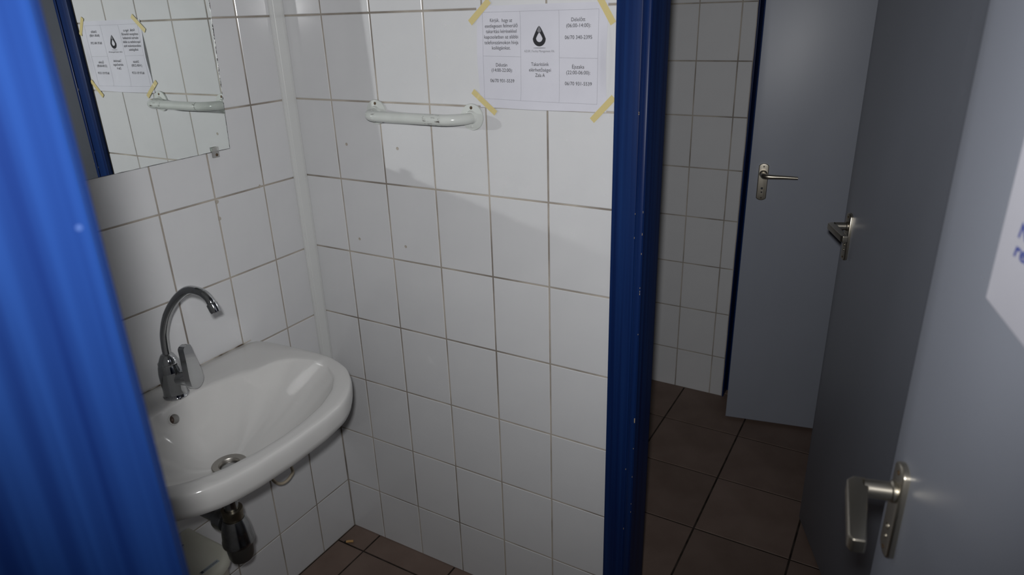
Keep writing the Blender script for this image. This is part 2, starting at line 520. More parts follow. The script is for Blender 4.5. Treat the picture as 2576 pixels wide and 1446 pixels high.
# ------------------------------------------------------------------ doors
def plate_outline(w, h, n=8):
    out = []
    for (a0, a1, cz, s) in ((25, 155, h / 2, 1), (205, 335, -h / 2, -1)):
        for k in range(n + 1):
            a = math.radians(a0 + (a1 - a0) * k / n)
            rx = w / 2 / math.cos(math.radians(25))
            out.append((rx * math.cos(a), s * (h / 2 - 0.008) + (0.0085 * (math.sin(a) - s * math.sin(math.radians(25))) / (1 - math.sin(math.radians(25)))) ))
    return out

def door(name, label, edge, tdir, width, z0, z1, hz, style, flare=0.0, ph=0.131, ll=0.117):
    """edge: free edge on the face seen; local X runs from the free edge to the hinges, local -Y looks out of that face"""
    t = Vector((tdir[0], tdir[1])).normalized()
    rz = math.atan2(t.y, t.x)
    d = tag(empty(name, (edge[0], edge[1], 0), (0, 0, rz)), label, 'door', kind='structure')
    bm = bmesh.new(); box(bm, 0, width, 0, 0.040, z0, z1, 0.0015, 2)
    leaf = obj('door_leaf', bm, M['door'], d, True, 50)
    # handle
    cx = 0.0475
    h = obj('handle_plate', prism(bmesh.new(), plate_outline(0.034, ph), 0.0, -0.0075, 'xz', -0.003, 3), M['handle'], d, True, 45, loc=(cx, 0, hz - 0.030 + (0.005 if ph < 0.13 else 0)))
    for dz, r in ((ph / 2 - 0.010, 0.0028), (-ph / 2 + 0.009, 0.0028), (-0.022, 0.0042), (-0.036, 0.0030)):
        bm = bmesh.new()
        if abs(dz) > 0.045:
            lathe(bm, [(0, 0.0), (r * 0.8, 0.0), (r, 0.0006), (r * 0.9, 0.0009), (r * 0.55, 0.0002)], 14, axis_to((0, -0.0075, dz), (0, -1, 0)))
            obj('screw', bm, M['screw'], h, True)
        else:
            pz = h.location.z + dz
            cut(h, d, (cx, -0.0075, pz), (0, 1, 0), r, 0.012)
            cut(leaf, d, (cx, 0, pz), (0, 1, 0), r, 0.030)
            lathe(bm, [(r, -0.0004), (r, 0.0004), (r + 0.0008, 0.0004), (r + 0.0009, -0.0004)], 18, axis_to((0, -0.0075, dz), (0, -1, 0)))
            obj('keyhole', bm, M['handle'], h, True)
    bm = bmesh.new()
    if style == 'flat':
        lathe(bm, [(0.0, 0.0075), (0.0125, 0.0075), (0.0125, 0.011), (0.0104, 0.0125), (0.0104, 0.040)], 28, axis_to((cx, 0, hz), (0, -1, 0)))
        o = obj('collar', bm, M['handle'], d, True)
        bm = bmesh.new()
        # flat bar: outline seen from above (x along the door, y outwards), mitred outer corner
        pts = [(cx - 0.0098, -0.036), (cx - 0.0098, -0.049), (cx - 0.002, -0.057), (cx + ll - 0.007, -0.057 - flare), (cx + ll, -0.054 - flare), (cx + ll, -0.041 - flare), (cx + 0.013, -0.0405), (cx + 0.0098, -0.036)]
        prism(bm, pts, hz - 0.0085, hz + 0.0080, 'xy')
        bmesh.ops.bevel(bm, geom=list(bm.edges), offset=0.0022, segments=3, affect='EDGES', profile=0.6)
        obj('lever', bm, M['handle'], d, True, 50)
    else:
        lathe(bm, [(0.0, 0.0075), (0.0135, 0.0075), (0.0130, 0.012), (0.0105, 0.014), (0.0100, 0.030)], 28, axis_to((cx, 0, hz), (0, -1, 0)))
        obj('collar', bm, M['handle'], d, True)
        bm = bmesh.new()
        pts = catmull([(cx, -0.028, hz), (cx + 0.001, -0.040, hz), (cx + 0.010, -0.050, hz), (cx + 0.030, -0.053, hz), (cx + 0.070, -0.053, hz), (cx + 0.112, -0.053, hz - 0.001)], 8)
        n = len(pts)
        rad = [0.0100 - 0.0050 * min(1, max(0, (i / (n - 1) - 0.25) / 0.75)) for i in range(n)]
        tube(bm, pts, rad, 20)
        obj('lever', bm, M['handle'], d, True, 60)
    for z in (0.25, z1 - 0.25):
        bm = bmesh.new(); lathe(bm, [(0, -0.04), (0.007, -0.04), (0.007, 0.04), (0, 0.04)], 14, Matrix.Translation((width + 0.004, 0.018, z)))
        obj('hinge', bm, M['hinge'], d, True)
    return d

door('door_1', 'grey cubicle door standing slightly ajar, tapered lever handle', (0.923, 1.208), (0.981, 0.196), 0.715, 0.012, 2.0, 1.020, 'round')
door('door_2', 'grey door swung open into the dim room, flat lever handle', (1.286, 0.713), (0.391, -0.92), 0.735, 0.010, 2.0, 1.018, 'flat')
A3 = math.radians(15)
E3 = Vector((1.462, -0.522))
T3 = Vector((math.sin(A3), -math.cos(A3)))
door('door_3', 'grey entrance door opened inwards with paper sheet and flat lever handle', E3, T3, 0.615, 0.012, 2.0, 1.072, 'flat', 0.014, 0.121, 0.100)

# ------------------------------------------------------------------ mirror
EPS, ETA, MX = 0.004, 0.0010, 0.0014       # it hangs a hair out of parallel with the wall
def mx(y, z):
    return MX - EPS * (y + 0.35) - ETA * (z - 1.6) + 0.0006
corners = [(-0.2239, 1.2957), (-0.700, 1.2920), (-0.676, 1.900), (-0.1945, 1.900)]
mroot = tag(empty('wall_mirror', (0, -0.45, 1.294)), 'frameless wall mirror with speckled cut edge above the washbasin', 'mirror')
O = Vector((0, -0.45, 1.294))
bm = bmesh.new()
F = [bm.verts.new(Vector((mx(y, z), y, z)) - O) for y, z in corners]
B = [bm.verts.new(Vector((0.0002, y, z)) - O) for y, z in corners]
bm.faces.new(F); bm.faces.new(B[::-1])
for i in range(4):
    bm.faces.new((F[i], F[(i + 1) % 4], B[(i + 1) % 4], B[i]))
obj('mirror_pane', bm, M['mirror'], mroot)
def edge_strip(p, q, wy, wz, mt='mirror_edge'):
    bm = bmesh.new()
    n = 40
    rows = []
    for i in range(n + 1):
        f = i / n
        y, z = p[0] + (q[0] - p[0]) * f, p[1] + (q[1] - p[1]) * f
        j = random.uniform(0.3, 1.0)
        rows.append([bm.verts.new(Vector((mx(y, z) + dx, y + wy * k * j, z + wz * k * j)) - O) for dx, k in ((-0.0012, -0.5), (0.0003, -0.5), (0.0003, 1.0), (-0.0012, 1.0))])
    for a, b in zip(rows, rows[1:]):
        for k in range(4):
            bm.faces.new((a[k], a[(k + 1) % 4], b[(k + 1) % 4], b[k]))
    return obj('cut_edge', bm, M[mt], mroot)
edge_strip((-0.2187, 1.40), corners[3], -0.0018, 0)
edge_strip(corners[0], (-0.2187, 1.40), -0.0007, 0, 'dark_edge')
edge_strip(corners[1], corners[0], 0, 0.0008, 'dark_edge')
for y in (-0.267, -0.600):
    c = empty('clip', Vector((0.0, y, 1.297)) - O); c.parent = mroot
    bm = bmesh.new()
    box(bm, 0.0006, 0.0060, -0.0085, 0.0085, -0.0150, 0.0000, 0.0008, 2)
    box(bm, 0.0046, 0.0070, -0.0085, 0.0085, -0.0010, 0.0095, 0.0006, 2)
    obj('clip_body', bm, M['clip'], c, True)
    bm = bmesh.new(); lathe(bm, [(0.0034, 0.0055), (0.0034, 0.0066), (0.002, 0.0076), (0, 0.0078)], 14, axis_to((0, 0.001, -0.0085), (1, 0, 0)))
    obj('screw', bm, M['screw'], c, True)

# ------------------------------------------------------------------ grab bar
gb = tag(empty('grab_bar', (0.415, 0, 1.364)), 'white enamelled grab bar with worn patches on round flanges', 'grab bar')
O = Vector((0.415, 0, 1.364))
zb = 1.362
xl, xr, dd = 0.2775, 0.5545, -0.058
path = [(xl, -0.002, zb), (xl, -0.006, zb)]
rr = 0.050
for k in range(9):
    a = math.radians(90 * k / 8)
    path.append((xl + rr * (1 - math.cos(a)), dd + rr - rr * math.sin(a), zb))
nseg = 16
for k in range(1, nseg):
    path.append((xl + rr + (xr - xl - 2 * rr) * k / nseg, dd, zb))
for k in range(9):
    a = math.radians(90 * k / 8)
    path.append((xr - rr + rr * math.sin(a), dd + rr - rr * math.cos(a), zb))
path += [(xr, -0.006, zb), (xr, -0.002, zb)]
bm = bmesh.new(); tube(bm, [Vector(p) - O for p in path], 0.0122, 22)
obj('bar', bm, M['white_bar'], gb, True)
def sleeve(x0, x1):
    bm = bmesh.new()
    ps = [Vector((x0 + (x1 - x0) * k / 6, dd, zb)) - O for k in range(7)]
    tube(bm, ps, [0.0122] + [0.01232] * 5 + [0.0122], 22, caps=False)
    obj('worn_patch', bm, M['smudge'], gb, True)
sleeve(0.465, 0.512); sleeve(0.317, 0.327)
for x in (xl, xr):
    bm = bmesh.new(); lathe(bm, [(0, 0.0003), (0.0290, 0.0003), (0.0295, 0.002), (0.0285, 0.0045), (0.0150, 0.0062), (0.0135, 0.0085), (0.0125, 0.011), (0, 0.011)], 40, axis_to(Vector((x, 0, 1.3635)) - O, (0, -1, 0)))
    f = obj('flange', bm, M['white_bar'], gb, True)
    for dz, mt in ((0.0205, 'screw'), (-0.0205, 'white_bar')):
        bm = bmesh.new(); lathe(bm, [(0.0036, 0.0046), (0.0036, 0.0060), (0.0022, 0.0068), (0, 0.0066)], 14, axis_to(Vector((x, 0, 1.3635 + dz)) - O, (0, -1, 0)))
        obj('screw', bm, M[mt], f, True)

# ------------------------------------------------------------------ notice taped to the wall
PX0, PX1, PZ0, PZ1 = 0.5775, 0.8755, 1.3860, 1.5925
def paper_y(x, z):
    u, v = (x - PX0) / (PX1 - PX0), (z - PZ0) / (PZ1 - PZ0)
    y = -0.0016 - 0.0007 * math.sin(5.1 * u + 2.0 * v) * math.sin(4.0 * v + 1)
    y -= 0.0075 * math.exp(-((v) / 0.10) ** 2) * max(0, math.sin(math.pi * min(1, max(0, (u - 0.12) / 0.72)))) ** 1.2
    y -= 0.0040 * math.exp(-((v - 1) / 0.06) ** 2) * max(0, math.sin(math.pi * min(1, max(0, (u - 0.1) / 0.8))))
    y -= 0.0050 * math.exp(-((u - 1) / 0.035) ** 2) * max(0, math.sin(math.pi * min(1, max(0, (v - 0.12) / 0.72))))
    y -= 0.0045 * math.exp(-((u) / 0.035) ** 2) * max(0, math.sin(math.pi * min(1, max(0, (v - 0.22) / 0.6))))
    return y
notice = tag(empty('notice_sheet', (0.7265, 0, 1.386)), 'white printed cleaning notice taped up beside the blue doorway', 'notice')
NO = Vector((0.7265, 0, 1.386))
bm = bmesh.new()
nx, nz = 56, 44
def sheet(dy):
    return [[bm.verts.new(Vector((PX0 + (PX1 - PX0) * i / nx, paper_y(PX0 + (PX1 - PX0) * i / nx, PZ0 + (PZ1 - PZ0) * j / nz) + dy, PZ0 + (PZ1 - PZ0) * j / nz)) - NO) for i in range(nx + 1)] for j in range(nz + 1)]
G, G2 = sheet(0), sheet(0.00025)
for j in range(nz):
    for i in range(nx):
        bm.faces.new((G[j][i], G[j][i + 1], G[j + 1][i + 1], G[j + 1][i]))
        bm.faces.new((G2[j][i], G2[j + 1][i], G2[j + 1][i + 1], G2[j][i + 1]))
for i in range(nx):
    bm.faces.new((G[0][i], G2[0][i], G2[0][i + 1], G[0][i + 1]))
    bm.faces.new((G[nz][i], G[nz][i + 1], G2[nz][i + 1], G2[nz][i]))
for j in range(nz):
    bm.faces.new((G[j][0], G[j + 1][0], G2[j + 1][0], G2[j][0]))
    bm.faces.new((G[j][nx], G2[j][nx], G2[j + 1][nx], G[j + 1][nx]))
obj('paper', bm, M['paper'], notice, True)

def text_mesh(s, width, size, shear=0.0, bold=0.0):
    cu = bpy.data.curves.new('text', 'FONT')
    cu.body = s
    cu.size = size
    cu.align_x = 'CENTER'
    cu.align_y = 'CENTER'
    cu.shear = shear
    cu.offset = bold
    cu.resolution_u = 3
    o = bpy.data.objects.new('text', cu)
    COL.objects.link(o)
    dg = bpy.context.evaluated_depsgraph_get()
    me = bpy.data.meshes.new_from_object(o.evaluated_get(dg))
    bpy.data.objects.remove(o)
    bpy.data.curves.remove(cu)
    xs = [v.co.x for v in me.vertices]
    ys = [v.co.y for v in me.vertices]
    if not xs:
        return me
    k = width / (max(xs) - min(xs)) if width else 1.0
    cx = (max(xs) + min(xs)) / 2
    for v in me.vertices:
        v.co = Vector(((v.co.x - cx) * k, v.co.y, 0))
    return me

def print_text(s, x, z, width, size, mt='ink', shear=0.0, bold=0.0, skew=0.0):
    me = text_mesh(s, width, size, shear, bold)
    for v in me.vertices:
        X, Z = x + v.co.x, z + v.co.y + skew * v.co.x
        v.co = Vector((X, paper_y(X, Z) - 0.0003, Z)) - NO
    me.materials.clear(); me.materials.append(M[mt])
    return link('printed_text', me, notice)

TS = 0.0100
for s, x, z, w in (
        ('esetlegesen felmerülő', 0.637, 1.5527, 0.0798), ('takarítási kérésekkel', 0.6366, 1.5421, 0.0745),
        ('kapcsolatban az alábbi', 0.6361, 1.5311, 0.0825), ('telefonszámokon hívja', 0.6361, 1.520, 0.0827),
        ('kollégáinkat.', 0.6356, 1.5093, 0.0451), ('Délután', 0.6353, 1.4751, 0.0276), ('(14:00-22:00):', 0.6359, 1.4644, 0.0514),
        ('06/70 931-5539', 0.6359, 1.4428, 0.0594), ('Takarítóink', 0.7273, 1.4771, 0.0409), ('elérhetőségei', 0.7269, 1.466, 0.0507),
        ('Zala A', 0.7271, 1.4554, 0.0222), ('Délelőtt', 0.8136, 1.5615, 0.0298), ('(06:00-14:00):', 0.814, 1.5506, 0.0524),
        ('06/70 340-2395', 0.8138, 1.5287, 0.0589), ('Éjszaka', 0.8135, 1.4729, 0.0267), ('(22:00-06:00):', 0.8136, 1.4618, 0.0529),
        ('06/70 931-5539', 0.8137, 1.4402, 0.0596)):
    print_text(s, x, z, w, TS)
print_text('Kérjük,', 0.6215, 1.5637, 0.0225, TS)
print_text('hogy az', 0.6515, 1.5632, 0.0260, TS, shear=0.18)
print_text('AZUR | Facility Management Kft.', 0.7261, 1.5028, 0.0702, 0.0062, 'ink_grey')

def print_poly(name, pts, mt, dy=0.0003, hole=None):
    bm = bmesh.new()
    mk = lambda P: [bm.verts.new(Vector((x, paper_y(x, z) - dy, z)) - NO) for x, z in P]
    if hole:
        a, b = mk(pts), mk(hole)
        for i in range(len(a)):
            j = (i + 1) % len(a)
            bm.faces.new((a[i], a[j], b[j], b[i]))
    else:
        bm.faces.new(mk(pts))
    return obj(name, bm, M[mt], notice)

def drop(cx, cz, w, top, bot, n=36):
    """a drop outline, pointed at the top"""
    out = []
    r = w / 2
    zc = bot + r
    for k in range(n):
        a = 2 * math.pi * k / n
        x, z = r * math.sin(a), math.cos(a)
        if z > 0:
            f = abs(math.sin(a))
            z = (top - zc) * (1 - f ** 1.35) if k != 0 else top - zc
        else:
            z = z * r
        out.append((cx + x, zc + z))
    return out
print_poly('logo_drop', drop(0.7267, 0, 0.0298, 1.5517, 1.5122), 'ink', 0.0003, drop(0.7268, 0, 0.0146, 1.5387, 1.5206))
print_poly('logo_tip', [(0.7268, 1.5517), (0.7222, 1.5420), (0.7252, 1.5385), (0.7268, 1.5398), (0.7290, 1.5385), (0.7316, 1.5418)], 'ink_grey', 0.0005)
print_poly('logo_shadow', [(0.7270 + 0.0150 * math.cos(2 * math.pi * k / 24), 1.5092 + 0.0007 * math.sin(2 * math.pi * k / 24)) for k in range(24)], 'ink_grey')

def rule(p, q, w=0.00045):
    n = 24
    bm = bmesh.new()
    d = Vector((q[0] - p[0], q[1] - p[1])).normalized()
    nn = Vector((-d.y, d.x)) * w / 2
    rows = []
    for i in range(n + 1):
        x, z = p[0] + (q[0] - p[0]) * i / n, p[1] + (q[1] - p[1]) * i / n
        rows.append([bm.verts.new(Vector((x + s * nn.x, paper_y(x, z) - 0.0003, z + s * nn.y)) - NO) for s in (-1, 1)])
    for a, b in zip(rows, rows[1:]):
        bm.faces.new((a[0], b[0], b[1], a[1]))
    obj('table_rule', bm, M['ink_line'], notice)
tp = [(0.5915, 1.5815), (0.6840, 1.5795), (0.7720, 1.5773), (0.8572, 1.5752)]
tp = [(0.5920, 1.5800), (0.6835, 1.5800), (0.7719, 1.5798), (0.8568, 1.5796)]
bt = [(0.5893, 1.4048), (0.6816, 1.4038), (0.7716, 1.4026), (0.8553, 1.4012)]
for a, b in zip(tp, bt): rule(a, b)
rule(tp[0], tp[3]); rule(bt[0], bt[3])
rule((0.5908, 1.4932), (0.6822, 1.4917)); rule((0.7717, 1.4902), (0.8560, 1.4894))

def tape(p, q, w, lift=0.0009):
    """a strip of tape from p to q following the sheet and the wall"""
    bm = bmesh.new()
    n = 14
    d = Vector((q[0] - p[0], q[1] - p[1])).normalized()
    nn = Vector((-d.y, d.x)) * w / 2
    def yy(x, z):
        inside = PX0 - 0.004 < x < PX1 + 0.004 and PZ0 - 0.004 < z < PZ1 + 0.004
        return (min(-0.0012, paper_y(min(PX1, max(PX0, x)), min(PZ1, max(PZ0, z)))) if inside else -0.0012) - lift
    rows = []
    for i in range(n + 1):
        f = i / n
        x, z = p[0] + (q[0] - p[0]) * f, p[1] + (q[1] - p[1]) * f
        y = yy(x, z)
        rows.append([bm.verts.new(Vector((x + s * nn.x, y + dy, z + s * nn.y)) - NO) for s, dy in ((-1, 0), (1, 0), (1, 0.0002), (-1, 0.0002))])
    for a, b in zip(rows, rows[1:]):
        for k in range(4):
            bm.faces.new((a[k], b[k], b[(k + 1) % 4], a[(k + 1) % 4]))
    bm.faces.new(rows[0]); bm.faces.new(rows[-1][::-1])
    obj('tape', bm, M['tape'], notice)
tape((0.6100, 1.6025), (0.5605, 1.5600), 0.0135)
tape((0.8560, 1.6030), (0.8870, 1.5530), 0.0130)
tape((0.5590, 1.4195), (0.6165, 1.3740), 0.0125)
tape((0.8915, 1.4165), (0.8450, 1.3690), 0.0130)

# ------------------------------------------------------------------ sheet on the entrance door
rz3 = math.atan2(T3.y, T3.x)
ds = tag(empty('notice_sheet', (E3.x, E3.y, 0), (0, 0, rz3)), 'white sheet with blue handwriting stuck on the grey entrance door', 'notice')
bm = bmesh.new()
prism(bm, [(0.1415, 1.345), (0.3515, 1.332), (0.3515, 1.629), (0.1415, 1.640)], -0.0003, -0.0012, 'xz')
obj('paper', bm, M['paper'], ds)
for s, x, z, w in (('N', 0.181, 1.4135, 0.018), ('res', 0.188, 1.3985, 0.032)):
    me = text_mesh(s, w, 0.017, 0.15, 0.0004)
    for v in me.vertices:
        v.co = Vector((x + v.co.x, -0.0015, z + v.co.y))
    me.materials.clear(); me.materials.append(M['ink_blue'])
    link('handwriting', me, ds)

# ------------------------------------------------------------------ washbasin
YC = -0.545
outer_h = [(0.004, 0), (0.004, 0.15), (0.004, 0.287), (0.06, 0.297), (0.117, 0.302), (0.214, 0.308), (0.266, 0.306), (0.334, 0.283), (0.381, 0.246), (0.415, 0.205), (0.439, 0.158), (0.451, 0.09), (0.455, 0)]
inner_h = [(0.106, 0), (0.112, 0.08), (0.128, 0.140), (0.152, 0.176), (0.158, 0.186), (0.150, 0.196), (0.152, 0.215), (0.178, 0.250), (0.235, 0.268), (0.290, 0.262), (0.338, 0.232), (0.376, 0.185), (0.402, 0.125), (0.415, 0.06), (0.419, 0)]
CX = 0.235
NB = 144
def outline(half, smooth_passes):
    poly = [(x, d) for x, d in half] + [(x, -d) for x, d in half[-2:0:-1]]
    out = []
    n = len(poly)
    for k in range(NB):
        a = 2 * math.pi * k / NB
        dx, dy = math.cos(a), math.sin(a)
        best = None
        for i in range(n):
            (x1, y1), (x2, y2) = poly[i], poly[(i + 1) % n]
            x1 -= CX; x2 -= CX
            ex, ey = x2 - x1, y2 - y1
            den = dx * ey - dy * ex
            if abs(den) < 1e-12: continue
            t = (x1 * ey - y1 * ex) / den
            u = (x1 * dy - y1 * dx) / den
            if t > 0 and -1e-9 <= u <= 1 + 1e-9:
                best = t if best is None else max(best, t)
        out.append(best)
    for _ in range(smooth_passes):
        out = [(out[i - 1] + 2 * out[i] + out[(i + 1) % NB]) / 4 for i in range(NB)]
    return [Vector((CX + r * math.cos(2 * math.pi * k / NB), YC + r * math.sin(2 * math.pi * k / NB), 0)) for k, r in enumerate(out)]
OUT, INN = outline(outer_h, 2), outline(inner_h, 1)
for p in OUT: p.x = max(p.x, 0.0035)
C0 = Vector((CX, YC, 0))
DR = Vector((0.245, YC - 0.012, 0))
basin = tag(empty('washbasin', (0, YC, 0.66)), 'white ceramic washbasin with wide curved front fixed to the tiled wall', 'washbasin')
BO = Vector((0, YC, 0.66))
bm = bmesh.new()
rings = []
def add_ring(f):
    rings.append([bm.verts.new(f(k) - BO) for k in range(NB)])
def up(p, z):
    return Vector((p.x, p.y, z))
for kk, z in ((0.10, 0.634), (0.16, 0.640), (0.40, 0.664), (0.66, 0.694), (0.86, 0.736), (0.94, 0.7445), (0.98, 0.752), (0.995, 0.767), (1.0, 0.785), (0.999, 0.794), (0.995, 0.800), (0.988, 0.8035), (0.978, 0.8050)):
    cc = Vector((0.20, YC, 0)) if kk < 0.97 else C0
    def f(k, kk=kk, z=z, cc=cc):
        p = cc + (OUT[k] - cc) * kk
        return up(p, z)
    add_ring(f)
for w, z in ((0.35, 0.8055), (0.70, 0.8055), (0.90, 0.8050), (0.97, 0.8038)):
    add_ring(lambda k, w=w, z=z: up(OUT[k].lerp(INN[k], w), z))
for s in (1.0, 0.985, 0.965, 0.94, 0.90, 0.85, 0.79, 0.72, 0.64, 0.55, 0.45, 0.35, 0.25, 0.17):
    def f(k, s=s):
        a = 2 * math.pi * k / NB
        side = abs(math.sin(a))
        pw = 3.6 - 1.7 * side ** 2
        z = 0.8005 - 0.112 * (1 - s ** pw) - 0.006 * (1 - s)
        p = DR + (INN[k] - DR) * s
        return up(p, z)
    add_ring(f)
add_ring(lambda k: Vector((DR.x + 0.030 * math.cos(2 * math.pi * k / NB), DR.y + 0.030 * math.sin(2 * math.pi * k / NB), 0.6805)))
add_ring(lambda k: Vector((DR.x + 0.024 * math.cos(2 * math.pi * k / NB), DR.y + 0.024 * math.sin(2 * math.pi * k / NB), 0.674)))
for a, b in zip(rings, rings[1:]):
    for k in range(NB):
        j = (k + 1) % NB
        bm.faces.new((a[k], a[j], b[j], b[k]))
bm.faces.new(rings[0][::-1]); bm.faces.new(rings[-1])
basin_body = obj('basin_body', bm, M['ceramic'], basin, True, 75)
# drain
bm = bmesh.new(); lathe(bm, [(0.0205, 0.6760), (0.0212, 0.6845), (0.0230, 0.6868), (0.0350, 0.6884), (0.0368, 0.6870), (0.0366, 0.6795)], 48, Matrix.Translation(Vector((DR.x, DR.y, 0)) - BO))
dr = obj('drain_ring', bm, M['satin'], basin, True)
bm = bmesh.new(); lathe(bm, [(0, 0.6795), (0.0100, 0.6815), (0.0180, 0.6800), (0.0195, 0.6770)], 40, Matrix.Translation(Vector((DR.x, DR.y, 0)) - BO))
obj('drain_plug', bm, M['chrome_worn'], dr, True)
# overflow
bm = bmesh.new()
ofn = Vector((0.90, 0.03, 0.42)).normalized()
OFP = Vector((0.1200, -0.581, 0.7770))
lathe(bm, [(0.0108, -0.004), (0.0108, 0.0014), (0.0116, 0.0022), (0.0126, 0.0016), (0.0134, -0.003)], 32, axis_to(OFP - BO, ofn))
ov = obj('overflow_rim', bm, M['ceramic'], basin, True)
bm = bmesh.new(); cut(basin_body, basin, OFP - BO, -ofn, 0.0108, 0.024, 32)
lathe(bm, [(0, -0.0205), (0.0105, -0.0205), (0.0105, -0.0235), (0, -0.0235)], 32, axis_to(OFP - BO, ofn))
obj('overflow_hole', bm, M['hole_brown'], ov, True)
# grimy joint where the basin meets the wall
bm = bmesh.new(); tube(bm, [Vector((0.0036, YC + 0.278 - 0.556 * k / 30, 0.8048 + random.uniform(-3e-4, 3e-4))) - BO for k in range(31)], [random.uniform(0.0009, 0.0018) for k in range(31)], 8)
obj('wall_joint', bm, M['white_grime'], basin, True)

# ------------------------------------------------------------------ faucet
FX, FY, FZ = 0.082, -0.541, 0.8062
fa = tag(empty('faucet', (FX, FY, FZ)), 'chrome gooseneck mixer tap with side lever standing on the washbasin', 'faucet')
bm = bmesh.new()
lathe(bm, [(0, 0.0), (0.0270, 0.0), (0.0275, 0.003), (0.0255, 0.006), (0.0250, 0.020), (0.0262, 0.040), (0.0260, 0.060), (0.0240, 0.074), (0.0215, 0.0800)], 44)
obj('tap_body', bm, M['chrome'], fa, True)
bm = bmesh.new()
lathe(bm, [(0.0190, 0.0780), (0.0228, 0.0805), (0.0228, 0.0835), (0.0205, 0.0850), (0.0178, 0.0930), (0.0130, 0.1020), (0.0092, 0.1045), (0, 0.1045)], 44)
obj('swivel_collar', bm, M['chrome'], fa, True)
sp = catmull([(0.0, 0, 0.100), (0.002, 0, 0.125), (0.010, 0, 0.158), (0.036, 0, 0.203), (0.078, 0, 0.246), (0.122, 0.001, 0.274), (0.162, 0.001, 0.278), (0.183, 0.002, 0.269), (0.192, 0.002, 0.255)], 8)
bm = bmesh.new(); tube(bm, sp, 0.0086, 24)
so = obj('spout', bm, M['chrome'], fa, True, 60)
dv = (sp[-1] - sp[-3]).normalized()
bm = bmesh.new(); lathe(bm, [(0.0088, -0.004), (0.0108, -0.002), (0.0108, 0.012), (0.0098, 0.0165), (0.0080, 0.0165), (0.0070, 0.013), (0, 0.013)], 30, axis_to(sp[-1], dv))
obj('aerator', bm, M['chrome'], so, True)
# side stub and lever
hubp, hubd = Vector((0.018, 0.005, 0.047)), Vector((0.95, 0.30, 0.05)).normalized()
bm = bmesh.new(); lathe(bm, [(0.0175, 0.0), (0.0175, 0.027), (0.0165, 0.0300), (0, 0.0300)], 36, axis_to(hubp, hubd))
obj('side_stub', bm, M['chrome'], fa, True)
bm = bmesh.new()
pts = []
for k in range(25):
    a = math.radians(200 + 140 * k / 24 + 0)
    pts.append((0.0225 * math.cos(a), 0.0225 * math.sin(a)))
pts += [(0.0212, 0.010), (0.0150, 0.050), (0.0125, 0.074)]
for k in range(7):
    a = math.radians(10 + 160 * k / 6)
    pts.append((0.0120 * math.cos(a), 0.076 + 0.0060 * math.sin(a)))
pts += [(-0.0125, 0.074), (-0.0150, 0.050), (-0.0212, 0.010)]
prism(bm, pts, 0.0, -0.0145, 'xz')
bmesh.ops.bevel(bm, geom=[e for e in bm.edges if e.calc_face_angle(0) > 0.9], offset=0.0025, segments=3, affect='EDGES', profile=0.6)
lv = obj('lever', bm, M['chrome'], fa, True, 45)
q = Vector((0, -1, 0)).rotation_difference(hubd)
lv.location = hubp + hubd * 0.0301
lv.rotation_euler = (Matrix.Rotation(math.radians(7), 3, hubd) @ q.to_matrix()).to_euler()

# ------------------------------------------------------------------ bottle trap
TX, TY = 0.238, -0.570
tr = tag(empty('bottle_trap', (TX, TY, 0.435)), 'tarnished chrome bottle trap hanging under the washbasin', 'bottle trap')
bm = bmesh.new(); lathe(bm, [(0.0155, 0.11), (0.0155, 0.1985), (0, 0.1985)], 30)
obj('tail_pipe', bm, M['chrome_worn'], tr, True)
bm = bmesh.new(); lathe(bm, [(0.0160, 0.140), (0.0230, 0.139), (0.0235, 0.132), (0.0222, 0.124), (0.0222, 0.116), (0.0170, 0.112)], 36)
obj('slip_nut', bm, M['brass_worn'], tr, True)
bm = bmesh.new(); lathe(bm, [(0.0170, 0.116), (0.0235, 0.114), (0.0285, 0.100), (0.0320, 0.080), (0.0335, 0.060), (0.0352, 0.055), (0.0352, 0.048), (0.0325, 0.045), (0.0, 0.045)], 44)
obj('trap_body', bm, M['chrome_worn'], tr, True)
bm = bmesh.new(); lathe(bm, [(0.0300, 0.047), (0.0290, 0.030), (0.0275, 0.012), (0.0245, 0.003), (0.0160, 0.0), (0, 0.0)], 44)
obj('trap_cup', bm, M['trap_cup'], tr, True)
bm = bmesh.new(); tube(bm, [(-0.02, 0, 0.092), (-0.10, 0, 0.093), (-TX + 0.006, 0, 0.094)], 0.0145, 26)
obj('outlet_pipe', bm, M['chrome_worn'], tr, True)
bm = bmesh.new(); lathe(bm, [(0.0165, 0.026), (0.0230, 0.028), (0.0245, 0.034), (0.0230, 0.040), (0.0245, 0.046), (0.0230, 0.054), (0.0165, 0.056)], 36, axis_to((0, 0, 0.092), (-1, 0, 0)))
obj('outlet_nut', bm, M['chrome_worn'], tr, True)
bm = bmesh.new(); lathe(bm, [(0.0150, 0.012), (0.030, 0.009), (0.034, 0.001), (0.015, 0.0005)], 36, axis_to((-TX + 0.0005, 0, 0.094), (1, 0, 0)))
obj('wall_rosette', bm, M['chrome_worn'], tr, True)

